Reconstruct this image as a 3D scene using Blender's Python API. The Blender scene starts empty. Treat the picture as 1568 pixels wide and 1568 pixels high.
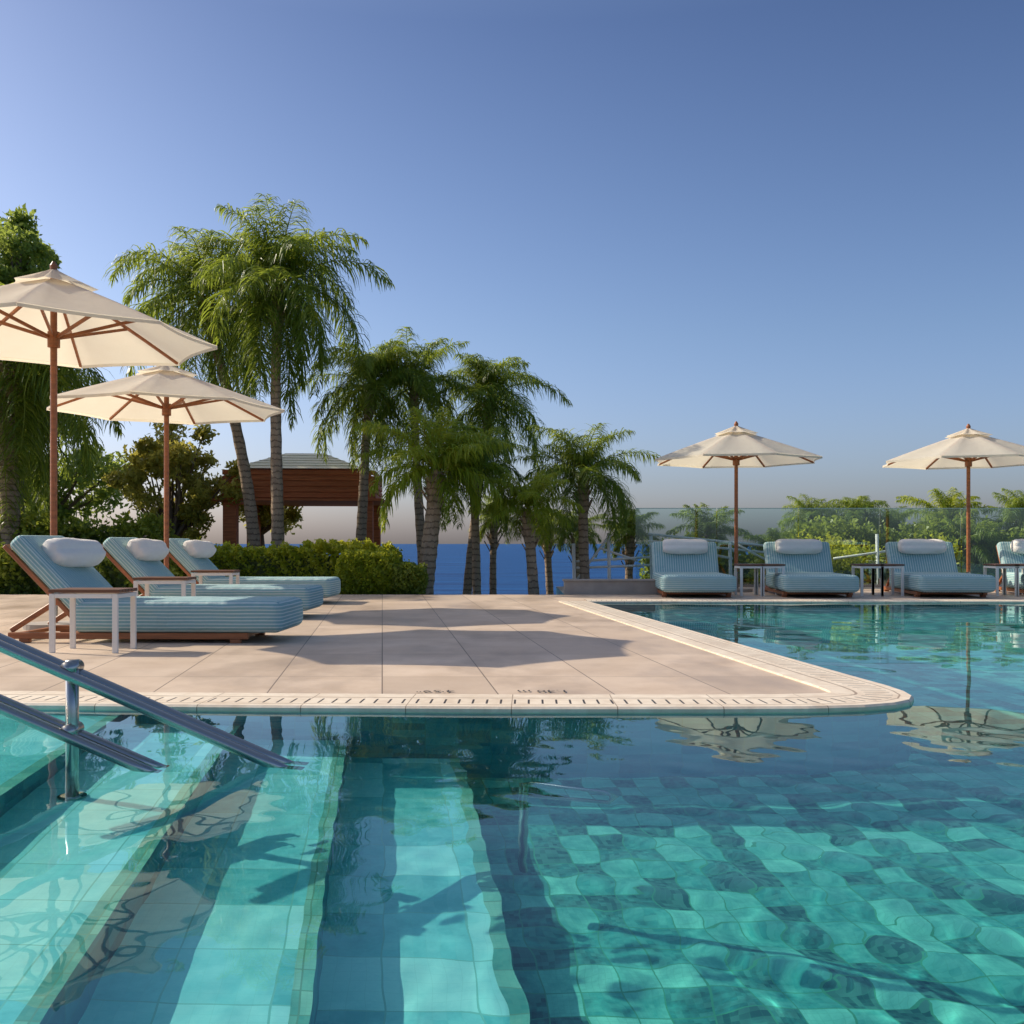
import bpy, math, random
import numpy as np
from mathutils import Vector, Matrix
R = math.radians
scene = bpy.context.scene
COL = scene.collection
K = 1.4

# ------------------------------------------------------------------ nodes
class N:
    def __init__(s, name):
        s.m = bpy.data.materials.new(name); s.m.use_nodes = True
        s.t = s.m.node_tree; s.t.nodes.clear()
        s.out = s.t.nodes.new('ShaderNodeOutputMaterial')
    def n(s, typ, props=None, **inp):
        nd = s.t.nodes.new('ShaderNode'+typ)
        for k, v in (props or {}).items(): setattr(nd, k, v)
        for k, v in inp.items():
            key = int(k[1:]) if (k[0] == 'i' and k[1:].isdigit()) else k.replace('_', ' ')
            s.set(nd.inputs[key], v)
        return nd
    def set(s, sock, v):
        if isinstance(v, bpy.types.NodeSocket): s.t.links.new(v, sock)
        elif isinstance(v, bpy.types.Node): s.t.links.new(v.outputs[0], sock)
        else:
            if isinstance(v, tuple) and len(v) == 3 and sock.type == 'RGBA': v = v+(1,)
            sock.default_value = v
    def math(s, op, a, b=0.0, c=0.0):
        return s.n('Math', {'operation': op}, i0=a, i1=b, i2=c).outputs[0]
    def mix(s, f, a, b, mode='MIX'):
        nd = s.n('Mix', {'data_type': 'RGBA', 'blend_type': mode})
        s.set(nd.inputs[0], f); s.set(nd.inputs[6], a); s.set(nd.inputs[7], b)
        return nd.outputs[2]
    def ramp(s, f, stops, interp='LINEAR'):
        nd = s.n('ValToRGB'); cr = nd.color_ramp; cr.interpolation = interp
        while len(cr.elements) < len(stops): cr.elements.new(0.5)
        for e, (p, c) in zip(cr.elements, stops):
            e.position = p; e.color = (c if isinstance(c, tuple) else (c, c, c))+(1,)
        s.set(nd.inputs[0], f); return nd.outputs[0]
    def noise(s, vec, scale, detail=3, rough=0.55):
        return s.n('TexNoise', Vector=vec, Scale=scale, Detail=detail, Roughness=rough).outputs[0]
    def bump(s, h, strength=0.3, dist=0.01):
        return s.n('Bump', Height=h, Strength=strength, Distance=dist).outputs[0]
    def coord(s, kind='Object'):
        return s.n('TexCoord').outputs[kind]
    def pos(s): return s.n('NewGeometry').outputs['Position']
    def sep(s, v): 
        nd = s.n('SeparateXYZ', i0=v); return nd.outputs
    def comb(s, x, y, z=0.0): return s.n('CombineXYZ', i0=x, i1=y, i2=z).outputs[0]
    def surf(s, sh):
        s.t.links.new(sh if isinstance(sh, bpy.types.NodeSocket) else sh.outputs[0], s.out.inputs[0]); return s.m
    def pbr(s, color, rough=0.5, metal=0.0, normal=None, spec=0.5):
        nd = s.n('BsdfPrincipled', Base_Color=color, Roughness=rough, Metallic=metal)
        nd.inputs['Specular IOR Level'].default_value = spec
        if normal is not None: s.set(nd.inputs['Normal'], normal)
        return s.surf(nd)

def m_simple(name, col, rough=0.5, metal=0.0, var=0.15, scale=8, bump=0.1):
    q = N(name); c = q.coord()
    nz = q.noise(c, scale, 4)
    col2 = tuple(x*(1-var) for x in col); col1 = tuple(min(1, x*(1+var)) for x in col)
    return q.pbr(q.mix(nz, col2, col1), rough, metal, q.bump(q.noise(c, scale*6, 3), bump, 0.005))

def m_wood(name, col, stretch=(2, 30, 30), rough=.45, spec=.5, lo=.55):
    q = N(name); c = q.coord()
    v = q.n('Mapping', Vector=c, Scale=stretch).outputs[0]
    nz = q.noise(v, 1.0, 5, 0.65)
    cc = q.ramp(nz, [(0.25, tuple(x*lo for x in col)), (0.75, tuple(min(1, x*1.3) for x in col))])
    return q.pbr(cc, rough, 0, q.bump(nz, 0.15, 0.003), spec)

def m_leaf(name, dark, mid, light, transl=0.35, nscale=1.2):
    q = N(name)
    a = q.n('Attribute', {'attribute_name': 'rnd'}).outputs['Fac']
    nz = q.noise(q.pos(), nscale, 2)
    f = q.math('ADD', q.math('MULTIPLY', a, 0.65), q.math('MULTIPLY', nz, 0.4))
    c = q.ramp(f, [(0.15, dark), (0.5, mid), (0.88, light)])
    d = q.n('BsdfPrincipled', Base_Color=c, Roughness=0.42)
    d.inputs['Specular IOR Level'].default_value = 0.4
    t = q.n('BsdfTranslucent', Color=q.mix(0.5, c, tuple(min(1, x*1.6) for x in light)))
    return q.surf(q.n('MixShader', i0=transl, i1=d, i2=t))

SK = 0.129
def skew(q, p):
    s = q.sep(p)
    return q.math('ADD', s[0], q.math('MULTIPLY', s[1], SK)), s[1], s[2]

def grid_lines(q, a, b, sa, sb, w):
    fa = q.math('FRACT', q.math('MULTIPLY', a, 1/sa)); fb = q.math('FRACT', q.math('MULTIPLY', b, 1/sb))
    def edge(f, ww):
        d = q.math('ABSOLUTE', q.math('SUBTRACT', f, 0.5))
        return q.math('GREATER_THAN', d, 0.5-ww)
    j = q.math('MAXIMUM', edge(fa, w/sa/2), edge(fb, w/sb/2))
    ia = q.math('FLOOR', q.math('MULTIPLY', a, 1/sa)); ib = q.math('FLOOR', q.math('MULTIPLY', b, 1/sb))
    r = q.n('TexWhiteNoise', {'noise_dimensions': '2D'}, Vector=q.comb(ia, ib)).outputs[0]
    return j, r

# deck stone
q = N('deck_stone'); p = q.pos(); a, b, c = skew(q, p)
j, r = grid_lines(q, a, q.math('ADD', b, 0.12), 0.6, 1.2, 0.007)
nz = q.noise(p, 2.0, 5, 0.65); nf = q.noise(p, 60, 3, 0.7)
nst = q.noise(q.n('Mapping', Vector=p, Scale=(1.0, .5, 1)).outputs[0], 1.1, 5, 0.65)
col = q.ramp(nz, [(0.3, (0.54, 0.40, 0.28)), (0.7, (0.73, 0.58, 0.44))])
col = q.mix(q.math('MULTIPLY', r, 0.6), col, (0.46, 0.35, 0.255))
col = q.mix(q.math('MULTIPLY', nf, 0.25), col, (0.76, 0.62, 0.48))
col = q.mix(q.ramp(nst, [(0.48, 0.0), (0.66, 0.6)]), col, (0.36, 0.265, 0.19))
col = q.mix(j, col, (0.22, 0.165, 0.125))
M_DECK = q.pbr(col, q.ramp(nst, [(0.35, 0.62), (0.7, 0.34)]), 0, q.bump(q.math('SUBTRACT', q.math('MULTIPLY', nf, 0.3), j), 0.4, 0.004), spec=0.25)

q = N('coping_stone'); uv = q.coord('UV'); s = q.sep(uv)
f = q.math('FRACT', q.math('MULTIPLY', s[0], 1/0.068))
slot = q.math('MULTIPLY', q.math('LESS_THAN', f, 0.15),
              q.math('MULTIPLY', q.math('GREATER_THAN', s[1], 0.22), q.math('LESS_THAN', s[1], 0.56)))
seam = q.math('LESS_THAN', q.math('FRACT', q.math('MULTIPLY', s[0], 1/0.5)), 0.01)
seam2 = q.math('LESS_THAN', q.math('ABSOLUTE', q.math('SUBTRACT', s[1], 0.68)), 0.018)
seam3 = q.math('LESS_THAN', q.math('ABSOLUTE', q.math('SUBTRACT', s[1], 0.14)), 0.012)
nz = q.noise(q.pos(), 12, 4); nb = q.noise(q.pos(), 1.7, 4)
col = q.ramp(q.math('ADD', q.math('MULTIPLY', nz, .6), q.math('MULTIPLY', nb, .4)), [(0.32, (0.66, 0.53, 0.39)), (0.66, (0.88, 0.77, 0.61))])
col = q.mix(q.math('MAXIMUM', seam, q.math('MAXIMUM', seam2, seam3)), col, (0.36, 0.27, 0.19))
col = q.mix(slot, col, (0.05, 0.04, 0.035))
M_COPE = q.pbr(col, 0.55, 0, q.bump(q.math('SUBTRACT', nz, q.math('MULTIPLY', slot, 3.0)), 0.3, 0.01), spec=.3)

def m_pool(name, cd, cm, cl, size, groutc, vert=False, micro=0.2, lo=.08, md=.36):
    q = N(name); p = q.pos()
    a, b, c = skew(q, p)
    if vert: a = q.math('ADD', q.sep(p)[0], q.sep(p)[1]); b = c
    j, r = grid_lines(q, a, b, size, size, 0.005)
    j2, r2 = grid_lines(q, a, b, size/6, size/6, 0.002)
    nz = q.noise(p, 16, 4, 0.7); nl = q.noise(p, 1.3, 2)
    f = q.math('ADD', q.math('MULTIPLY', r, 0.72), q.math('MULTIPLY', q.math('SUBTRACT', nz, .5), 0.7))
    f = q.math('ADD', f, q.math('MULTIPLY', q.math('SUBTRACT', nl, .4), 0.4))
    col = q.ramp(f, [(lo, cd), (md, cm), (0.85, cl)])
    col = q.mix(q.math('MULTIPLY', r2, micro), col, cl)
    col = q.mix(q.math('MULTIPLY', j2, 0.2), col, groutc)
    col = q.mix(j, col, groutc)
    return q.pbr(col, 0.4)
M_FLOOR = m_pool('pool_mosaic', (0.004, 0.10, 0.11), (0.03, 0.36, 0.33), (0.22, 0.76, 0.62), 0.118, (0.05, 0.34, 0.22), lo=.12, md=.38, micro=.25)
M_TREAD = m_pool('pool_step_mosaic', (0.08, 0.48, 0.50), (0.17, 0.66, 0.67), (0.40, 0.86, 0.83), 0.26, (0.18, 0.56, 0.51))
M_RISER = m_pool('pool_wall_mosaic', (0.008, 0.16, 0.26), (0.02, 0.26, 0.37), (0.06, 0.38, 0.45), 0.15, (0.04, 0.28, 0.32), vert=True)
M_NOSE = m_pool('pool_nosing_mosaic', (0.05, 0.32, 0.28), (0.12, 0.44, 0.36), (0.25, 0.55, 0.44), 0.10, (0.12, 0.32, 0.24))

q = N('pool_water')
g = q.n('BsdfGlass', Color=(0.81, 0.98, 0.97), Roughness=0.0, IOR=1.333)
M_WATER = q.surf(g)

q = N('sea_water'); p = q.pos()
nz = q.noise(q.n('Mapping', Vector=p, Scale=(0.02, 0.10, 1)).outputs[0], 1, 5)
col = q.ramp(nz, [(0.35, (0.003, 0.04, 0.15)), (0.65, (0.009, 0.09, 0.26))])
w = q.noise(q.n('Mapping', Vector=p, Scale=(0.25, 0.8, 1)).outputs[0], 1, 5, 0.7)
M_SEA = q.pbr(col, 0.5, 0, q.bump(w, 0.8, 0.8), spec=0.12)

q = N('garden_ground'); p = q.pos(); nz = q.noise(p, 0.8, 6, 0.7)
M_GROUND = q.pbr(q.ramp(nz, [(0.35, (0.035, 0.055, 0.015)), (0.55, (0.07, 0.09, 0.03)), (0.75, (0.16, 0.12, 0.07))]), 0.9, 0, q.bump(q.noise(p, 12, 5), 0.6, 0.05))

M_TEAK = m_wood('teak_wood', (0.36, 0.12, 0.04))
M_DARKWOOD = m_wood('table_top_wood', (0.16, 0.065, 0.03))
M_CEDAR = m_wood('cedar_wood', (0.54, 0.17, 0.07), rough=.7, spec=.2)
M_ROOF = m_wood('pale_roof_wood', (0.86, 0.76, 0.62), rough=.95, spec=.05, lo=.8)
M_WHITE = m_simple('white_painted_metal', (0.80, 0.76, 0.69), 0.4, 0, 0.06, 5, 0.03)
M_STEEL = m_simple('stainless_steel', (0.42, 0.41, 0.39), 0.26, 1.0, 0.08, 20, 0.02)
M_TOWEL = m_simple('towel_cotton', (0.86, 0.82, 0.76), 0.95, 0, 0.06, 30, 1.0)
M_STONE = m_simple('grey_stone', (0.38, 0.33, 0.28), 0.8, 0, 0.25, 6, 0.3)
M_BLACK = m_simple('black_paint', (0.03, 0.03, 0.03), 0.6)
q = N('umbrella_canvas'); c = q.coord(); w = q.noise(c, 5, 4); fine = q.noise(c, 250, 2)
cc = q.mix(w, (0.85, 0.77, 0.63), (0.92, 0.86, 0.74))
bn = q.bump(q.math('ADD', q.math('MULTIPLY', fine, .1), q.noise(c, 6, 3)), 0.3, 0.03)
d = q.n('BsdfDiffuse', Color=cc, Normal=bn); t = q.n('BsdfTranslucent', Color=q.mix(0.5, cc, (0.98, 0.85, 0.58)))
M_CANVAS = q.surf(q.n('MixShader', i0=0.48, i1=d, i2=t))
q = N('striped_fabric'); tc = q.n('TexCoord'); s = q.sep(tc.outputs['Object']); nn = q.sep(tc.outputs['Normal'])
top = q.math('GREATER_THAN', q.math('ABSOLUTE', nn[2]), 0.72)
v = q.math('ADD', q.math('MULTIPLY', top, s[1]), q.math('MULTIPLY', q.math('SUBTRACT', 1.0, top), s[2]))
v = q.math('ADD', v, q.math('MULTIPLY', q.noise(tc.outputs['Object'], 4, 2), 0.008))
f = q.math('FRACT', q.math('MULTIPLY', v, 1/0.027))
TL = (0.22, 0.41, 0.43); LT = (0.60, 0.70, 0.67)
st = q.ramp(f, [(0.0, TL), (0.58, TL), (0.68, LT), (0.90, LT), (1.0, TL)])
wn = q.noise(tc.outputs['Object'], 7, 3)
st = q.mix(q.math('MULTIPLY', wn, 0.4), st, (0.36, 0.52, 0.52))
M_STRIPE = q.pbr(st, 0.9, 0, q.bump(q.math('ADD', q.noise(tc.outputs['Object'], 6, 3), q.math('MULTIPLY', q.noise(tc.outputs['Object'], 200, 2), 0.1)), 0.7, 0.06), spec=0.2)
q = N('fence_glass'); fr = q.n('Fresnel', IOR=1.45)
M_FENCE = q.surf(q.n('MixShader', i0=q.math('ADD', q.math('MULTIPLY', fr.outputs[0], 0.9), 0.06),
                     i1=q.n('BsdfTransparent', Color=(0.86, 0.95, 0.96)), i2=q.n('BsdfGlossy', Color=(0.85, 0.95, 0.95), Roughness=0.02)))
M_GEDGE = m_simple('glass_edge', (0.35, 0.55, 0.52), 0.2, 0, .05)
def m_bark(name, c1, c2, ring=9.0):
    q = N(name); c = q.coord(); s = q.sep(c)
    nz = q.noise(q.n('Mapping', Vector=c, Scale=(6, 6, 2.5)).outputs[0], 2.5, 5, 0.7)
    rg = q.math('FRACT', q.math('ADD', q.math('MULTIPLY', s[2], ring), q.math('MULTIPLY', nz, 1.2)))
    col = q.mix(nz, c1, c2); col = q.mix(q.math('MULTIPLY', q.math('LESS_THAN', rg, 0.25), 0.6), col, tuple(x*0.35 for x in c1))
    return q.pbr(col, 0.9, 0, q.bump(q.math('ADD', nz, q.math('MULTIPLY', rg, 0.5)), 0.9, 0.03), spec=0.2)
M_PALMBARK = m_bark('palm_bark', (0.24, 0.16, 0.10), (0.60, 0.46, 0.33))
M_BARK = m_bark('tree_bark', (0.10, 0.07, 0.05), (0.28, 0.21, 0.15), 0.01)
M_PALM = m_leaf('palm_leaf', (0.022, 0.055, 0.010), (0.11, 0.19, 0.022), (0.37, 0.42, 0.05), 0.46)
M_PALMY = m_leaf('palm_leaf_yellow', (0.09, 0.16, 0.012), (0.24, 0.33, 0.02), (0.46, 0.47, 0.05), 0.5)
M_OLIVE = m_leaf('olive_leaf', (0.08, 0.10, 0.02), (0.27, 0.28, 0.05), (0.58, 0.50, 0.10), 0.5)
M_EUCA = m_leaf('eucalyptus_leaf', (0.05, 0.10, 0.015), (0.18, 0.26, 0.035), (0.40, 0.46, 0.09), 0.5)
M_HEDGE = m_leaf('hedge_leaf', (0.05, 0.10, 0.008), (0.22, 0.30, 0.015), (0.54, 0.52, 0.04), 0.45, 3)
M_HEDGED = m_leaf('dark_hedge_leaf', (0.03, 0.065, 0.01), (0.12, 0.18, 0.02), (0.31, 0.35, 0.04), 0.42, 3)

# ------------------------------------------------------------------ mesh helpers
class MB:
    def __init__(s): s.v = []; s.f = []; s.mi = []; s.mats = []
    def mat(s, m):
        if m not in s.mats: s.mats.append(m)
        return s.mats.index(m)
    def add(s, vs, fs, m):
        o = len(s.v); s.v += [tuple(x) for x in vs]; k = s.mat(m)
        for f in fs: s.f.append(tuple(i+o for i in f)); s.mi.append(k)
    def box(s, c, d, m, rot=None):
        vs = []
        for x in (-.5, .5):
            for y in (-.5, .5):
                for z in (-.5, .5):
                    p = Vector((x*d[0], y*d[1], z*d[2]))
                    if rot is not None: p = rot @ p
                    vs.append(p+Vector(c))
        s.add(vs, [(0, 1, 3, 2), (4, 6, 7, 5), (0, 4, 5, 1), (2, 3, 7, 6), (0, 2, 6, 4), (1, 5, 7, 3)], m)
    def bar(s, p0, p1, w, h, m):
        p0 = Vector(p0); p1 = Vector(p1); d = p1-p0
        rot = d.to_track_quat('X', 'Z').to_matrix()
        s.box((p0+p1)/2, (d.length, w, h), m, rot)
    def tube(s, pts, rad, m, n=10, cap=True):
        pts = [Vector(p) for p in pts]
        if not isinstance(rad, (list, tuple)): rad = [rad]*len(pts)
        vs = []; fs = []; ref = None
        for i, p in enumerate(pts):
            d = (pts[min(i+1, len(pts)-1)]-pts[max(i-1, 0)]).normalized()
            if ref is None:
                ref = d.cross(Vector((0, 0, 1)) if abs(d.z) < .9 else Vector((1, 0, 0))).normalized()
            ref = (ref-d*ref.dot(d)).normalized(); b = d.cross(ref)
            for k in range(n):
                a = 2*math.pi*k/n; vs.append(p+(ref*math.cos(a)+b*math.sin(a))*rad[i])
        for i in range(len(pts)-1):
            for k in range(n):
                fs.append((i*n+k, i*n+(k+1) % n, (i+1)*n+(k+1) % n, (i+1)*n+k))
        if cap: fs.append(tuple(range(n-1, -1, -1))); fs.append(tuple((len(pts)-1)*n+k for k in range(n)))
        s.add(vs, fs, m)
    def mesh(s, name, smooth=False):
        me = bpy.data.meshes.new(name); me.from_pydata(s.v, [], s.f)
        for m in s.mats: me.materials.append(m)
        me.polygons.foreach_set('material_index', s.mi)
        if smooth: me.polygons.foreach_set('use_smooth', [True]*len(s.f))
        me.update(); return me
    def obj(s, name, parent=None, smooth=False, bevel=0, seg=2, loc=None, rot=None):
        return mkobj(name, s.mesh(name, smooth), parent, bevel, seg, loc, rot)

def mkobj(name, me, parent=None, bevel=0, seg=2, loc=None, rot=None):
    o = bpy.data.objects.new(name, me); COL.objects.link(o)
    if parent: o.parent = parent
    if bevel:
        b = o.modifiers.new('bevel', 'BEVEL'); b.width = bevel; b.segments = seg; b.limit_method = 'ANGLE'
    if loc: o.location = loc
    if rot: o.rotation_euler = rot
    return o
def empty(name, loc=(0, 0, 0), rz=0, scale=(1, 1, 1)):
    e = bpy.data.objects.new(name, None); COL.objects.link(e); e.location = loc; e.rotation_euler = (0, 0, rz); e.scale = scale
    e.empty_display_size = .1; return e
def quads_mesh(name, V, F, mat, rnd):
    me = bpy.data.meshes.new(name); me.from_pydata(V.tolist(), [], F.tolist()); me.materials.append(mat)
    at = me.attributes.new('rnd', 'FLOAT', 'FACE'); at.data.foreach_set('value', rnd.astype(np.float32)); me.update(); return me

# ------------------------------------------------------------------ pool boundary
bound = [(-4.0, 3.53*K), (-2.49, 3.475*K), (-1.2, 3.42*K), (0, 3.39*K), (0.97, 3.39*K), (1.40, 3.40*K), (1.68, 3.43*K), (1.85, 3.48*K), (1.96, 3.55*K), (2.02, 3.64*K), (2.04, 3.75*K), (2.03, 3.90*K), (1.97, 4.2*K), (1.0, 9.62*K)]
FY = 9.62*K
outline = [(-14, -6), (-4.0, -6)] + bound + [(18, FY), (18, 18.2), (0.8, 18.2), (0.8, 10.95*K), (-1.4, 10.95*K), (-14, 10.95*K)]
mb = MB(); n = len(outline)
mb.add([(x, y, 0) for x, y in outline], [tuple(range(n))], M_DECK)
vs = [(x, y, 0) for x, y in outline]+[(x, y, -1.7) for x, y in outline]
mb.add(vs, [(i, i+n, (i+1) % n+n, (i+1) % n) for i in range(n)], M_RISER)
deck = mb.obj('pool_deck')

def coping(name, path, w, z=0.010):
    P = [Vector((x, y)) for x, y in path]; L = [0]
    for i in range(1, len(P)): L.append(L[-1]+(P[i]-P[i-1]).length)
    inn = []
    for i in range(len(P)):
        d0 = (P[i]-P[i-1]).normalized() if i > 0 else (P[1]-P[0]).normalized()
        d1 = (P[i+1]-P[i]).normalized() if i < len(P)-1 else d0
        d = (d0+d1).normalized(); nn = Vector((-d.y, d.x)); k = 1/max(.5, nn.dot(Vector((-d1.y, d1.x))))
        inn.append((nn, k))
    me = bpy.data.meshes.new(name); V = []; F = []; UV = []
    for i, p in enumerate(P):
        nn, k = inn[i]
        lip = p-nn*0.015*k; l2 = p-nn*.003*k
        V += [(lip.x, lip.y, -0.05), (lip.x, lip.y, z-.010), (l2.x, l2.y, z), (p.x+nn.x*w*k, p.y+nn.y*w*k, z), (p.x+nn.x*w*k, p.y+nn.y*w*k, -0.02)]
    uvv = [-.2, -.05, 0, 1, 1.0]
    for i in range(len(P)-1):
        for a in range(4):
            F.append((i*5+a, (i+1)*5+a, (i+1)*5+a+1, i*5+a+1)); UV += [(L[i], uvv[a]), (L[i+1], uvv[a]), (L[i+1], uvv[a+1]), (L[i], uvv[a+1])]
    me.from_pydata(V, [], F); uvl = me.uv_layers.new(name='UVMap')
    for k, u in enumerate(UV): uvl.data[k].uv = u
    me.materials.append(M_COPE); me.update()
    return mkobj(name, me)
coping('pool_coping', bound, 0.38)
coping('pool_coping', [(1.0, FY), (18, FY)], 0.36)

# pool basin
mb = MB(); D = 1.26
mb.add([(-6, -7, -D), (18, -7, -D), (18, FY+.3, -D), (-6, FY+.3, -D)], [(0, 1, 2, 3)], M_FLOOR)
floor = mb.obj('pool_floor')
mb = MB()
for s1, d in ((-1.25, 0.14), (-0.68, 0.40), (-0.17, 0.68), (0.37, 0.98)):
    y0, y1 = -5.5, 3.48*K
    pts = [(-5.5, y0), (s1-SK*y0, y0), (s1-SK*y1, y1), (-5.5, y1)]
    vs = [(x, y, -d) for x, y in pts]+[(x, y, -D) for x, y in pts]
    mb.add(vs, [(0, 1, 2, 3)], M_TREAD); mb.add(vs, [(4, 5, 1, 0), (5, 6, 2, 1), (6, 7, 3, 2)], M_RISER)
    e = 0.05
    mb.add([(s1-e-SK*y0, y0, -d+.004), (s1-SK*y0+.002, y0, -d+.004), (s1-SK*y1+.002, y1, -d+.004), (s1-e-SK*y1, y1, -d+.004)], [(0, 1, 2, 3)], M_NOSE)
steps = mb.obj('pool_steps')

# water surface: real waves
WL = -0.016
xs = np.concatenate([np.arange(-4.2, -1.8, .06), np.arange(-1.8, 2.5, .02), np.arange(2.5, 18.2, .09)])
ys = np.concatenate([np.arange(-6, 1.2, .2), np.arange(1.2, 4.6, .02), np.arange(4.6, FY+.2, .08)])
X, Y = np.meshgrid(xs, ys); rs = np.random.RandomState(5)
Z = np.zeros_like(X)
lively = np.clip((X+.7)/1.4, 0, 1)*np.clip((3.9-Y)/1.4, 0, 1)
A = 0.25+0.75*lively
near = np.clip((4.6-Y)/.7, 0, 1)*np.clip((2.6-X)/.5, 0, 1)
for i in range(60):
    lam = 0.10*(2.8**rs.rand()); k = 2*math.pi/lam; a = rs.normal(0.5, 0.9)
    Z += (0.0042/k)*np.sin(k*(math.cos(a)*X+math.sin(a)*Y)+rs.rand()*6.28 + 1.1*np.sin(X*2.3+i)*np.cos(Y*1.9+i))*A*near
for i in range(26):
    lam = 0.35*(5.0**rs.rand()); k = 2*math.pi/lam; a = rs.normal(1.2, 0.7)
    Z += (0.0009/k)*np.sin(k*(math.cos(a)*X+math.sin(a)*Y)+rs.rand()*6.28)*(1+.8*np.clip((Y-5)/4, 0, 1))
ny, nx = X.shape
V = np.stack([X.ravel(), Y.ravel(), (Z+WL).ravel()], 1)
idx = np.arange(nx*ny).reshape(ny, nx)
F = np.stack([idx[:-1, :-1].ravel(), idx[:-1, 1:].ravel(), idx[1:, 1:].ravel(), idx[1:, :-1].ravel()], 1)
me = bpy.data.meshes.new('pool_water'); me.from_pydata(V.tolist(), [], F.tolist()); me.materials.append(M_WATER)
me.polygons.foreach_set('use_smooth', [True]*len(F)); me.update()
water = mkobj('pool_water', me)
try:
    water.cycles.is_caustics_caster = True
    for o in (floor, steps): o.cycles.is_caustics_receiver = True
except Exception as e: print('caustics', e)

# ------------------------------------------------------------------ terrain + sea
def terr(x, y):
    if y < 10.92*K: return -2.4
    left = min(1, max(0, (-1.2-x)/1.0))
    h = -0.06*left + -2.6*(1-left)
    if x > 2.0: h = -2.6+min(1, (x-2)/1.5)*1.5
    k = min(1, max(0, (y-26)/34)); 
    return h*(1-k)+(-12)*k
mb = MB()
gx = list(np.concatenate([np.arange(-400, -18, 35.), np.arange(-18, 19, .5), np.arange(19, 400, 35.)])); gy = list(np.concatenate([[-60, -20, 10.90*K], np.arange(10.94*K, 26, .8), np.arange(26, 100, 4.)]))
vs = [(x, y, terr(x, y)) for y in gy for x in gx]; w = len(gx)
mb.add(vs, [(j*w+i, j*w+i+1, (j+1)*w+i+1, (j+1)*w+i) for j in range(len(gy)-1) for i in range(w-1)], M_GROUND)
mb.obj('garden_ground', smooth=True)
mb = MB(); mb.add([(-12000, 40, -8), (12000, 40, -8), (12000, 15000, -8), (-12000, 15000, -8)], [(0, 1, 2, 3)], M_SEA); mb.obj('sea')

# ------------------------------------------------------------------ umbrellas
def umbrella(loc, H, rim, Rr, rot):
    e = empty('patio_umbrella', (loc[0], loc[1]*K, 0), rot)
    zt = rim+(H-rim)*0.82
    mb = MB(); mb.tube([(0, 0, 0.04), (0, 0, H-.04)], 0.030, M_TEAK, 14)
    mb.tube([(0, 0, H-.06), (0, 0, H-.01), (0, 0, H+.03)], [.03, .035, .012], M_TEAK, 12)
    zs = rim+(zt-rim)*0.02
    mb.tube([(0, 0, zs-.09), (0, 0, zs+.05)], 0.055, M_TEAK, 12); mb.tube([(0, 0, zt-.1), (0, 0, zt-.02)], 0.055, M_TEAK, 12)
    mb.obj('pole', e, smooth=False)
    mb = MB(); mb.tube([(0, 0, 0), (0, 0, .05)], .26, M_STONE, 28); mb.tube([(0, 0, .05), (0, 0, .32)], .035, M_STEEL, 14); mb.obj('base', e)
    mb = MB()
    def zc(rr): return zt-(zt-rim)*(rr**1.08)
    for i in range(8):
        a = i*math.pi/4; ca, sa = math.cos(a), math.sin(a)
        P = [(ca*Rr*t, sa*Rr*t, zc(t)-.02) for t in (.04, .35, .7, .985)]
        for k in range(3): mb.bar(P[k], P[k+1], .024, .024, M_TEAK)
        mb.bar((ca*.05, sa*.05, zs), (ca*Rr*.55, sa*Rr*.55, zc(.55)-.035), .020, .028, M_TEAK)
    mb.obj('ribs', e)
    def cloth(r0, r1, zf, nr=9, na=6, conc=.045, sag=.03):
        vs = []; fs = []
        for i in range(nr+1):
            t = i/nr; rr = r0+(r1-r0)*t
            for k in range(8*na):
                a = k*2*math.pi/(8*na); fr = (k % na)/na*2-1; la = fr*math.pi/8
                pr = math.cos(math.pi/8)/math.cos(la)
                if k % na == 0: pr = 1; bul = 0
                else: bul = 1-fr*fr
                r_ = rr*(pr*(1-conc*bul*t)) 
                vs.append((math.cos(a)*r_, math.sin(a)*r_, zf(rr)-sag*bul*math.sin(math.pi*min(1, t))))
        m = 8*na
        for i in range(nr):
            for k in range(m): fs.append((i*m+k, i*m+(k+1) % m, (i+1)*m+(k+1) % m, (i+1)*m+k))
        return vs, fs
    mb = MB()
    v, f = cloth(Rr*.06, Rr, lambda r: zc(r/Rr)); mb.add(v, f, M_CANVAS)
    o = mb.obj('canopy', e, smooth=True)
    mb = MB(); m = 48; vs = []
    base_ = v[-m:]
    for (x, y, z) in base_: vs += [(x*1.001, y*1.001, z+.004), (x*1.004, y*1.004, z-.030)]
    mb.add(vs, [(2*k, 2*k+1, (2*k+3) % (2*m), (2*k+2) % (2*m)) for k in range(m)], M_CANVAS); mb.obj('hem', e)
    mb = MB(); Rc = Rr*.27
    v, f = cloth(.02, Rc, lambda r: H-.03-(H-.03-(zc(Rc/Rr)+.05))*(r/Rc)**.9, 5, 6, .10, .03); mb.add(v, f, M_CANVAS)
    o = mb.obj('vent_cap', e, smooth=True)
    return e
umbrella((-4.21, 6.60), 3.34, 2.66, 1.44, R(14))
umbrella((-4.16, 8.65), 2.98, 2.40, 1.40, R(4))
umbrella((3.62, 11.6), 2.72, 2.12, 1.38, R(12))
umbrella((7.37, 11.6), 2.68, 2.10, 1.38, R(5))

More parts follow.
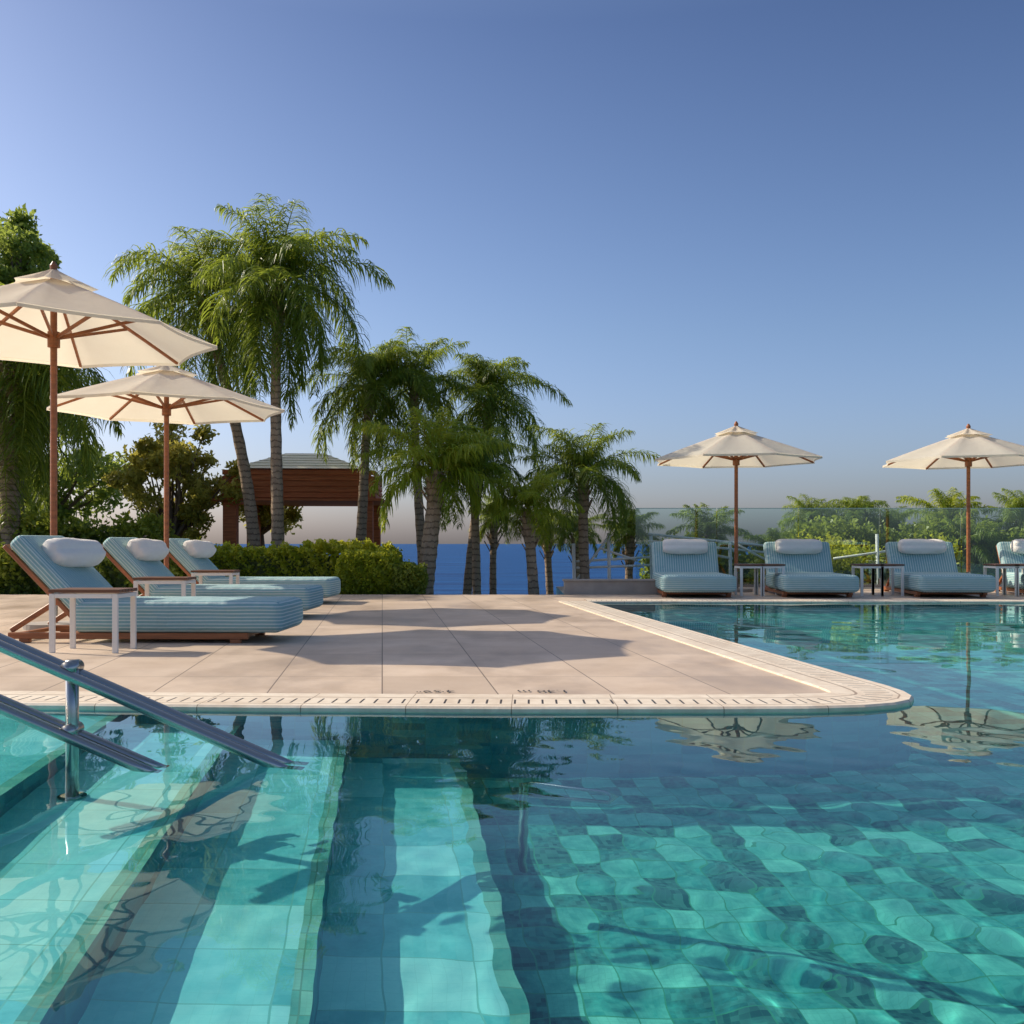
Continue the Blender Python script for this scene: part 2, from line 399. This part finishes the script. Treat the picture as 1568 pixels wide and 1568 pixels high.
# ------------------------------------------------------------------ loungers
def lounger_meshes():
    d = {}
    mb = MB(); mb.box((0.79, 0, 0.205), (1.66, 0.78, 0.25), M_STRIPE); d['mattress'] = mb.mesh('mattress')
    mb = MB(); mb.box((-0.37, 0, 0.0), (0.78, 0.76, 0.14), M_STRIPE); d['back_cushion'] = mb.mesh('back_cushion')
    mb = MB()
    for y in (-.34, .34):
        mb.box((0.40, y, .055), (1.9, .045, .05), M_TEAK)
        for x in (-.42, 1.25): mb.box((x, y, .016), (.08, .05, .03), M_TEAK)
        mb.bar((-0.55, y*.9, .09), (-.12, y*.9, .36), .03, .04, M_TEAK)
    for x in (-.52, -.1, .4, .9, 1.3): mb.box((x, 0, .055), (.05, .62, .03), M_TEAK)
    d['frame'] = mb.mesh('frame')
    mb = MB()
    for y in (-.35, .35): mb.box((-.38, y, -.09), (.78, .03, .035), M_TEAK)
    mb.box((-.76, 0, -.09), (.03, .66, .03), M_TEAK); d['back_frame'] = mb.mesh('back_frame')
    mb = MB(); rs = random.Random(3); n = 28; L = 15; vs = []; fs = []
    for i in range(L+1):
        t = i/L; y = (t-.5)*.54
        e = min(t, 1-t); rr = .098*(1-0.26*math.exp(-e*16))
        for k in range(n):
            a = 2*math.pi*k/n; r_ = rr*(1+.05*math.sin(3*a+5*t)+.025*math.sin(5*a-9*t)+.015*rs.uniform(-1, 1))
            if abs(a-1.2) < .2: r_ *= .86
            vs.append((math.cos(a)*r_*1.15, y, math.sin(a)*r_))
    for i in range(L):
        for k in range(n): fs.append((i*n+k, i*n+(k+1) % n, (i+1)*n+(k+1) % n, (i+1)*n+k))
    for end, y in ((0, -.27), (L, .27)):
        c = len(vs); vs.append((0, y, 0))
        for k in range(n):
            a, b = end*n+k, end*n+(k+1) % n; fs.append((c, a, b) if end else (c, b, a))
    mb.add(vs, fs, M_TOWEL); d['towel_roll'] = mb.mesh('towel_roll', True)
    return d
LM = lounger_meshes()
def lounger(loc, rz, th=46, sy=1.0, ts=1.0, bs=1.0, tl=.46, trz=.05):
    th = R(th); e = empty('sun_lounger', loc, rz, (1, sy, 1))
    mkobj('mattress', LM['mattress'], e, .065, 5)
    mkobj('frame', LM['frame'], e, .004, 1)
    o = mkobj('back_cushion', LM['back_cushion'], e, .05, 4, (0.02, 0, .27), (0, th, 0)); o.scale = (bs, 1, 1)
    o = mkobj('back_frame', LM['back_frame'], e, .004, 1, (0.02, 0, .27), (0, th, 0)); o.scale = (bs, 1, 1)
    l = tl; nx, nz = math.sin(th), math.cos(th)
    t = mkobj('towel_roll', LM['towel_roll'], e, 0, 2, (.02-l*math.cos(th)+nx*.15, 0, .27+l*math.sin(th)+nz*.15)); t.scale = (1.1, ts, 1.1)
    t.rotation_euler = (0, th, trz)
lounger((-3.40, 5.60*K+.40, 0), R(-1.5), trz=-.30, tl=.46); lounger((-3.70, 7.40*K+.40, 0), R(-1), trz=-.20, tl=.47); lounger((-3.94, 9.2*K+.40, 0), R(-1), trz=-.25, tl=.46)
for x, a in ((2.66, 3), (4.40, 5), (6.33, 6), (8.10, 7)):
    fy = 10.2*K; ar = R(a)
    lounger((x+1.6*math.sin(ar), fy+1.6*math.cos(ar), 0), R(-90-a), 58, 1.36, .95, .80, .45, R(a*2-8))

def table(loc, rz=0, w=.50, d=.34, h=.44):
    e = empty('side_table', (loc[0], loc[1]*K, 0), rz); mb = MB()
    for y in (-d/2+.02, d/2-.02):
        for x in (-w/2+.02, w/2-.02): mb.box((x, y, (h-.02)/2), (.04, .022, h-.02), M_WHITE)
    for x in (-w/2+.02, w/2-.02): mb.box((x, 0, h-.035), (.04, d-.064, .03), M_WHITE)
    for y in (-d/2+.02, d/2-.02): mb.box((0, y, h-.035), (w-.082, .022, .03), M_WHITE)
    mb.obj('legs', e, bevel=.003)
    mb = MB()
    for i in range(6): mb.box((0, -d/2+.04+i*(d-.08)/5, h), (w+.02, (d-.08)/5-.006, .024), M_DARKWOOD)
    mb.obj('top', e, bevel=.004)
table((-3.04, 5.22), R(-3)); table((-3.38, 7.0)); table((-3.63, 8.8))
for x in (3.42, 5.20, 5.50, 7.20, 7.48, 3.74): table((x+.12, 10.75), 0, .34, .42, .46)

# ------------------------------------------------------------------ handrails
e = empty('pool_handrail'); mb = MB()
def rail(dy, dz, x_end, r=.019):
    A = Vector((-2.05, 2.50*K+dy, 0.565+dz)); B = Vector((-.80, 2.62*K+dy, -.035+dz)); d = (B-A)
    mb.tube([A+d*(x_end*k/8) for k in range(9)], r, M_STEEL, 14)
for dy in (-.075, .0):
    rail(dy, 0, 1.04); rail(dy, -.215, .65)
px, py = -1.545, 2.55*K-.037
mb.tube([(px, py, .37), (px, py, .16), (px, py, -.39)], .022, M_STEEL, 16)
mb.tube([(px, py, -.395), (px, py, -.38)], .05, M_STEEL, 20)
mb.tube([(px, py-.045, .345), (px, py+.045, .345)], .024, M_STEEL, 14)
mb.tube([(px, py-.045, .125), (px, py+.045, .125)], .024, M_STEEL, 14)
mb.obj('rails', e, smooth=True)
e = empty('pool_handrail'); mb = MB()
mb.tube([(.04, 3.42, -.98), (.04, 3.42, -.10), (.07, 3.40, -.07), (.30, 3.28, -.07), (.33, 3.25, -.10), (.31, 3.22, -.14), (.06, 3.33, -.16)], .016, M_STEEL, 12)
mb.obj('rail', e, smooth=True)

for txt, x in (("1.40 m", 0.30), ("4'59\"", -.30)):
    cu = bpy.data.curves.new('depth_marking', 'FONT'); cu.body = txt; cu.size = .10; cu.materials.append(M_BLACK)
    o = bpy.data.objects.new('depth_marking', cu); COL.objects.link(o); o.location = (x, 3.79*K, .006); o.rotation_euler = (0, 0, math.pi)

# ------------------------------------------------------------------ low wall, glass fence, railing
mb = MB(); mb.box((1.55, 11.05*K, .10), (1.5, .22, .20), M_STONE); mb.box((1.55, 11.05*K, .215), (1.54, .27, .03), M_STONE)
mb.obj('garden_wall', bevel=.006)
e = empty('glass_fence'); FE = 12.85*K
mb = MB(); x = 2.2
while x < 17:
    mb.box((x+.73, FE, .72), (1.44, .012, 1.36), M_FENCE); mb.box((x+.73, FE, 1.407), (1.44, .014, .012), M_GEDGE); x += 1.46
mb.obj('glass_panels', e)
mb = MB(); mb.box((9.6, FE, .02), (15, .08, .05), M_STEEL)
x = 2.2
while x < 17:
    mb.box((x, FE, .09), (.05, .05, .12), M_STEEL); x += 1.46
mb.obj('base_rail', e)
e = empty('white_railing'); mb = MB()
YR = 18.45
def rl(a, b, r=.022): mb.tube([(a[0], YR, a[1]), (b[0], YR+.01, b[1])], r, M_WHITE, 8)
for (x, zt) in ((1.82, .97), (2.60, .92), (4.05, .80), (4.9, .82), (6.75, .95), (1.18, .78)):
    rl((x, -1.6), (x-.05, zt), .032)
for a_, b_ in (((1.18, .45), (3.1, .56)), ((1.18, .33), (3.1, .40)), ((2.5, .95), (5.0, .70)), ((2.5, .82), (5.0, .58)), ((1.82, .97), (1.18, .1)), ((1.6, .70), (2.3, .46)), ((4.05, .8), (4.9, .35)), ((5.9, .5), (7.7, .75)), ((3.2, .66), (4.05, .50))):
    rl(a_, b_)
mb.obj('rails', e, smooth=True)

# ------------------------------------------------------------------ gazebo
e = empty('wooden_gazebo', (-4.62, 16.2*K, 0), R(4)); W, Dp = 2.85, 2.6; mb = MB()
for sx in (-1, 1):
    for sy in (-1, 1): mb.box((sx*W/2, sy*Dp/2, .85), (.28, .28, 1.82), M_CEDAR)
for sy in (-1, 1):
    for i in range(5): mb.box((0, sy*(Dp/2+.02), 1.80+i*.122), (W+.3, .06, .10), M_CEDAR)
    mb.box((0, sy*Dp/2, 2.05), (W+.2, .03, .58), M_CEDAR)
for sx in (-1, 1):
    for i in range(5): mb.box((sx*(W/2+.16), 0, 1.80+i*.122), (.06, Dp-.08, .10), M_CEDAR)
mb.box((0, 0, 1.70), (W+.75, Dp+.6, .05), M_CEDAR)
mb.obj('timber_frame', e, bevel=.008)
mb = MB()
a, b, z0, z1 = (W/2-.05, Dp/2+.1), (.42, .35), 2.37, 2.78
vs = [(-a[0], -a[1], z0), (a[0], -a[1], z0), (a[0], a[1], z0), (-a[0], a[1], z0), (-b[0], -b[1], z1), (b[0], -b[1], z1), (b[0], b[1], z1), (-b[0], b[1], z1)]
mb.add(vs, [(0, 1, 5, 4), (1, 2, 6, 5), (2, 3, 7, 6), (3, 0, 4, 7), (4, 5, 6, 7)], M_ROOF)
for i in range(1, 6):
    t = i/6; xx = a[0]+(b[0]-a[0])*t; yy = a[1]+(b[1]-a[1])*t; z = z0+(z1-z0)*t+.004
    for s in (-1, 1):
        mb.box((0, s*yy, z), (2*xx, .035, .010), M_ROOF); mb.box((s*xx, 0, z), (.035, 2*yy-.05, .010), M_ROOF)
mb.obj('roof', e)

# ------------------------------------------------------------------ palms
def unit(a): return a/np.maximum(1e-9, np.linalg.norm(a, axis=-1, keepdims=True))
def palm_crown(seed, nf=30, L=2.3, leaf=.5, up=85, down=-25, bend=(75, 135), wid=.014, spread=1.0):
    rs = np.random.RandomState(seed); VV = []; FF = []; RR = []; off = 0
    for fi in range(nf):
        age = fi/(nf-1); phi = R(up+(down-up)*age**1.15+rs.uniform(-12, 12)); az = fi*2.39996+rs.uniform(-.4, .4)
        Lf = L*rs.uniform(.75, 1.15)*(0.7+.3*min(1, age*3)); bd = R(rs.uniform(*bend))*(0.7+.4*age)
        n = 44; s = np.linspace(0, 1, n); pitch = np.maximum(phi-bd*s**1.35, R(-88))
        ds = Lf/(n-1); r = np.concatenate([[0], np.cumsum(np.cos(pitch)[:-1]*ds)]); z = np.concatenate([[0], np.cumsum(np.sin(pitch)[:-1]*ds)])
        r = r*spread
        wob = az+rs.uniform(-.3, .3)*s**2
        P = np.stack([r*np.cos(wob), r*np.sin(wob), z], 1)
        T = unit(np.gradient(P, axis=0)); S = np.stack([-np.sin(wob), np.cos(wob), 0*s], 1); Nn = np.cross(S, T)
        w = (.020*(1-s)+.004)[:, None]
        V = np.concatenate([P-S*w, P+S*w, P+Nn*w]); i = np.arange(n-1)
        F = np.concatenate([np.stack([i, i+n, i+n+1, i+1], 1), np.stack([i+n, i+2*n, i+2*n+1, i+n+1], 1), np.stack([i+2*n, i, i+1, i+2*n+1], 1)])
        VV.append(V); FF.append(F+off); RR.append(np.full(len(F), .8)); off += len(V)
        m0 = 6; reps = 2
        for side in (-1, 1):
            for rep in range(reps):
                ii = np.arange(m0, n); base = P[ii]+T[ii]*ds*rep*.5; ss = s[ii][:, None]
                ll = leaf*(0.50+.68*np.sin(np.pi*np.clip(ss, 0, 1)**.75))*rs.uniform(.7, 1.25, (len(ii), 1))
                ll *= np.where(ss > .93, .7, 1)
                d1 = unit(T[ii]*rs.uniform(.35, .95, (len(ii), 1))+S[ii]*side+Nn[ii]*rs.uniform(-.7, .8, (len(ii), 1)))
                g = np.array([0, 0, -1.]); dr = rs.uniform(.35, 1.0, (len(ii), 1))
                d2 = unit(d1+g*dr); d3 = unit(d2+g*dr*1.6)
                p1 = base+d1*ll*.34; p2 = p1+d2*ll*.33; p3 = p2+d3*ll*.33
                wv = unit(np.cross(d1, g)+rs.normal(0, .35, (len(ii), 3)))*wid
                V = np.concatenate([base-wv*.6, base+wv*.6, p1-wv, p1+wv, p2-wv*.8, p2+wv*.8, p3-wv*.12, p3+wv*.12])
                m = len(ii); k = np.arange(m)
                F = np.concatenate([np.stack([k+2*j*m, k+(2*j+1)*m, k+(2*j+3)*m, k+(2*j+2)*m], 1) for j in range(3)])
                VV.append(V); FF.append(F+off); off += len(V)
                rr = np.clip(.55-.35*(age-.4)+rs.normal(0, .18, m)+rs.uniform(-.15, .15), 0, 1); RR.append(np.tile(rr, 3))
    return np.concatenate(VV), np.concatenate(FF), np.concatenate(RR)
CR = {}
for i, (nf, L, leaf, up, dn, bd, sp) in enumerate([(42, 2.6, .60, 88, -55, (70, 140), .95), (36, 2.4, .56, 86, -52, (70, 140), .95), (30, 2.3, .50, 86, -20, (75, 145), 1.0), (22, 1.7, .40, 84, -12, (60, 115), 1.0)]):
    CR[i] = palm_crown(11+i, nf, L, leaf, up, dn, bd, spread=sp)
cmesh = {}
def palm(base, crown, kind=0, mat=M_PALM, sc=1.0, tr=.10, rz=0, name='queen_palm_tree'):
    base = (base[0], base[1]*K, base[2]); crown = (crown[0], crown[1]*K, crown[2])
    key = (kind, mat.name)
    if key not in cmesh: cmesh[key] = quads_mesh('palm_crown', *CR[kind][:2], mat, CR[kind][2])
    e = empty(name, base)
    cv = Vector(crown)-Vector(base); mb = MB(); pts = []; rad = []
    n = 26
    for i in range(n+1):
        t = i/n; p = Vector((cv.x*(t**1.5), cv.y*(t**1.5), cv.z*t)) + Vector((math.sin(t*3.1+rz)*.07-math.sin(rz)*.07, 0, 0))
        pts.append(p); rr = tr*(1.35-.5*t) if t < .15 else tr*(1.28-.5*t)
        if t > .84: rr *= 1.0+1.1*math.sin((t-.84)/.16*math.pi)*.35
        rad.append(rr*(1+(.06 if i % 2 else -.03)))
    mb.tube(pts, rad, M_PALMBARK, 14); mb.obj('trunk', e, smooth=True)
    top = pts[-1]
    mb = MB(); rs = random.Random(int(cv.z*1000))
    for i in range(18):
        a = i*2.4; z = cv.z-.10-.035*i; t = z/cv.z; r0 = tr*.85
        fx = cv.x*t**1.5+(math.sin(t*3.1+rz)-math.sin(rz))*.07; fy = cv.y*t**1.5
        l = rs.uniform(.12, .26)
        mb.bar((fx+math.cos(a)*r0*.6, fy+math.sin(a)*r0*.6, z-.05), (fx+math.cos(a)*(r0+l*.55), fy+math.sin(a)*(r0+l*.55), z+l), .05, .02, M_PALMBARK)
    mb.obj('petiole_stubs', e)
    o = mkobj('crown', cmesh[key], e, loc=tuple(top), rot=(0, 0, rz)); o.scale = (sc, sc, sc)
palm((-4.99, 14, -.1), (-6.0, 14, 5.55), 1, sc=.92, rz=.4)
palm((-4.22, 13, -.1), (-4.10, 13, 5.40), 0, sc=.86, rz=2, tr=.095)
palm((-3.10, 14.5, -.1), (-2.75, 14.5, 3.95), 1, sc=.72, rz=1, tr=.09)
palm((-1.75, 14.8, -.9), (-2.00, 14.8, 4.0), 2, sc=.72, rz=3, tr=.09)
palm((-1.05, 15.2, -2.7), (-.55, 15.2, 3.85), 1, sc=.72, rz=4, tr=.09)
palm((-1.55, 12.2, -.8), (-1.42, 12.2, 2.0), 3, mat=M_PALMY, sc=.85, rz=5, tr=.14)
palm((-.70, 13, -2.6), (-.68, 13, 2.15), 2, sc=.60, rz=.2, tr=.08)
palm((1.40, 13.2, -2.6), (1.45, 13.2, 2.0), 2, sc=.66, rz=1.6, tr=.10)
palm((.42, 12.4, -2.6), (.36, 12.4, 1.35), 3, mat=M_PALMY, sc=.58, rz=.7, tr=.10)
palm((-.30, 15.5, -2.6), (-.32, 15.5, 1.30), 3, sc=.46, rz=2.7, tr=.08)
palm((-9.1, 13, -.1), (-9.05, 13, 4.0), 0, sc=1.0, rz=.9, tr=.15)
palm((-10.4, 14.6, -.1), (-10.3, 14.6, 3.7), 1, sc=1.0, rz=2.9, tr=.15)
for x, y, z, k, s in ((2.55, 15, .95, 3, .5), (4.0, 15, .95, 3, .55), (5.2, 14.6, .5, 3, .5), (7.6, 18, 1.25, 0, .45), (8.6, 17.6, 1.35, 1, .48), (9.5, 18, 1.1, 2, .42), (10.8, 18, 1.25, 3, .75), (12.4, 17.5, 1.3, 0, .5), (13.6, 17.5, 1.2, 3, .7), (1.6, 16.5, 1.0, 3, .45), (.9, 16.5, 1.1, 3, .40), (10.1, 16, .7, 3, .55)):
    palm((x, y, -2.6), (x, y, z), k, M_PALM if (int(x*10) % 3) else M_PALMY, s, .09, x)

# ------------------------------------------------------------------ leafy things
def leaf_pts(P, size, rs, elong=2.2):
    n = len(P); a = unit(rs.normal(size=(n, 3))); b = unit(np.cross(a, rs.normal(size=(n, 3))))
    s = (size*rs.uniform(.6, 1.3, n))[:, None]; a = a*s*elong*.5; b = b*s*.5
    V = np.concatenate([P-a, P-b, P+a, P+b]); k = np.arange(n)
    return V, np.stack([k, k+n, k+2*n, k+3*n], 1)
def clump_pts(clumps, per, rs):
    out = []; rr = []
    for (c, r) in clumps:
        m = int(per); d = unit(rs.normal(size=(m, 3))); rad = rs.rand(m)**.45
        lump = 1+.35*np.sin(d[:, 0]*5+c[0]*7)*np.cos(d[:, 2]*5+c[1]*3)+.2*np.sin(d[:, 1]*9+c[2]*5)
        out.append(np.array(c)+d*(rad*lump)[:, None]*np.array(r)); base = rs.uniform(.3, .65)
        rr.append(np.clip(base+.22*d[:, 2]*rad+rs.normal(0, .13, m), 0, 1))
    return np.concatenate(out), np.concatenate(rr)
def tree(name, base, top, spread, nclump, per, leaf, mat, seed, tr=.12, cr=.45):
    base = (base[0], base[1]*K, base[2])
    rs = np.random.RandomState(seed); e = empty(name, base); cl = []
    for i in range(nclump):
        d = unit(rs.normal(size=3)); r = rs.rand()**.4
        c = (d*r)*np.array(spread)+np.array([0, 0, top]); k = cr*rs.uniform(.6, 1.25); cl.append((tuple(c), (k, k, k*.85)))
    mb = MB(); split = Vector((0, 0, max(.5, top-spread[2]*.9)))
    mb.tube([(0, 0, -.3), (.03, 0, split.z*.5), tuple(split)], [tr*1.3, tr, tr*.8], M_BARK, 10)
    for c, r in cl:
        c = Vector(c); mid = split.lerp(c, .5)+Vector((rs.normal(0, .08), rs.normal(0, .08), .05))
        mb.tube([split, mid, c], [tr*.4, tr*.22, tr*.07], M_BARK, 6, False)
    mb.obj('trunk', e, smooth=True)
    P, rr = clump_pts(cl, per, rs); V, F = leaf_pts(P, leaf, rs)
    mkobj('foliage', quads_mesh('foliage', V, F, mat, rr), e)
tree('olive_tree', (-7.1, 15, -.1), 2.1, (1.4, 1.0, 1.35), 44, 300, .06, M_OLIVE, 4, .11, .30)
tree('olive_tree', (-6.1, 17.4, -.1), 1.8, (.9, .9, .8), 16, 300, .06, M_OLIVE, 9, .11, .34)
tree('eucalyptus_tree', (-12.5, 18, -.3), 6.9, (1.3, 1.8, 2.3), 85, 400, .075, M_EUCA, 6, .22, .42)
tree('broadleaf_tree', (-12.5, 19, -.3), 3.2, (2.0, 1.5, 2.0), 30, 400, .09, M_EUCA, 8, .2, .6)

def hedge(name, x0, x1, y0, y1, z0, z1, n, leaf, mat, seed, rough=.05, soft=0.0):
    yy = y0*K; y1 = yy+(y1-y0); y0 = yy
    rs = np.random.RandomState(seed); lo = np.array([x0, y0, z0]); hi = np.array([x1, y1, z1]); d = hi-lo
    P = rs.rand(n, 3); ax = rs.choice(3, n, p=[.2, .4, .4]); side = rs.rand(n)
    for k in range(3):
        m = ax == k; v = np.where(side[m] < (.5 if k < 2 else .08), 0, 1.); P[m, k] = v
    Q = P*2-1
    if soft > 0:
        nr = np.linalg.norm(Q*np.array([.9, .9, .85]), axis=1, keepdims=True); Q = Q/np.maximum(1, nr**soft)
    P = lo+(Q*.5+.5)*d
    P += rs.normal(0, rough, (n, 3))*.6
    bumpy = rough*1.6*(np.sin(P[:, 0]*9+seed)*np.cos(P[:, 1]*7)+np.sin(P[:, 0]*23+P[:, 2]*17)*.6+.8*np.sin(P[:, 0]*2.3+seed*2))
    P[:, 2] += bumpy*.7; P[:, 1] -= bumpy*.5
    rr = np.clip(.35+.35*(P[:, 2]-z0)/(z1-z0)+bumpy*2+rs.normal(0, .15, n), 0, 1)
    V, F = leaf_pts(P, leaf, rs, 1.7); e = empty(name)
    mkobj('leaves', quads_mesh('leaves', V, F, mat, rr), e)
    mb = MB(); c = (lo+hi)/2; mb.box(tuple(c-np.array([0, 0, .04])), tuple(d*np.array([.9 if soft == 0 else .72, .85 if soft == 0 else .72, .86 if soft == 0 else .75])), M_HEDGED); mb.obj('core', e, bevel=.08, seg=3)
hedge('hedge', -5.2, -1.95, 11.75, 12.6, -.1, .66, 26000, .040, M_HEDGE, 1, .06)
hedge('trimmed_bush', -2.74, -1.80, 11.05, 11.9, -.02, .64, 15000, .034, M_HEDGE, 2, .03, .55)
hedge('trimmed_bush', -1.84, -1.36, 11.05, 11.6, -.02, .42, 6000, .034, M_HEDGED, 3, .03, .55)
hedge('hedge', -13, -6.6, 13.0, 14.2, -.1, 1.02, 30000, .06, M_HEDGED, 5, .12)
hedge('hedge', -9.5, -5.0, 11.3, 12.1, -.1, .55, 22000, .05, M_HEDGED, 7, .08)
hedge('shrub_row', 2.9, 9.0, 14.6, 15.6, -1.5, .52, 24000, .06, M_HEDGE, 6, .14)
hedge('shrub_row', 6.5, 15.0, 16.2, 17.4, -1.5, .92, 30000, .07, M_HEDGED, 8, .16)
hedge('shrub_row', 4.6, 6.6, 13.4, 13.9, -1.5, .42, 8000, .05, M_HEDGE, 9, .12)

# ------------------------------------------------------------------ light
dirv = Vector((4.05, -1.65, -2.85)); el = math.asin(2.85/dirv.length); az = math.atan2(-4.05, 1.65)
su = bpy.data.lights.new('sun', 'SUN'); su.energy = 5.0; su.angle = R(.5); su.color = (1, .89, .72)
so = bpy.data.objects.new('sun', su); COL.objects.link(so); so.rotation_euler = dirv.to_track_quat('-Z', 'Y').to_euler(); so.location = (-20, 10, 20)
try: su.cycles.is_caustics_light = True
except Exception as e: print(e)
w = bpy.data.worlds.new('World'); scene.world = w; w.use_nodes = True; nt = w.node_tree
sky = nt.nodes.new('ShaderNodeTexSky'); sky.sky_type = 'NISHITA'; sky.sun_disc = False; sky.sun_elevation = el; sky.sun_rotation = az % (2*math.pi)
sky.air_density = 1.0; sky.dust_density = 2.6; sky.ozone_density = 3.0
tc = nt.nodes.new('ShaderNodeTexCoord'); sx = nt.nodes.new('ShaderNodeSeparateXYZ'); nt.links.new(tc.outputs['Generated'], sx.inputs[0])
cr = nt.nodes.new('ShaderNodeValToRGB'); nt.links.new(sx.outputs[2], cr.inputs[0])
els = cr.color_ramp.elements
while len(els) < 5: els.new(.5)
for e_, (p_, c_) in zip(els, [(0.0, (1.18, 1.18, 1.48)), (.06, (.96, .99, 1.22)), (.20, (.80, .86, 1.00)), (.46, (.50, .57, .73)), (.80, (1.3, 1.18, 1.08))]):
    e_.position = p_; e_.color = c_+(1,)
mx = nt.nodes.new('ShaderNodeMix'); mx.data_type = 'RGBA'; mx.blend_type = 'MULTIPLY'; mx.inputs[0].default_value = 1
nt.links.new(sky.outputs[0], mx.inputs[6]); nt.links.new(cr.outputs[0], mx.inputs[7])
bg = nt.nodes['Background']; bg.inputs[1].default_value = .15; nt.links.new(mx.outputs[2], bg.inputs[0])
scene.view_settings.view_transform = 'Standard'; scene.view_settings.look = 'None'; scene.view_settings.exposure = 0

cam = bpy.data.cameras.new('camera'); co = bpy.data.objects.new('camera', cam); COL.objects.link(co)
co.location = (0, 0, .78); co.rotation_euler = (R(90), 0, 0); cam.sensor_width = 36; cam.lens = 1100*K/1568*36; cam.shift_y = 48/1568
cam.clip_end = 20000; cam.clip_start = .05; scene.camera = co
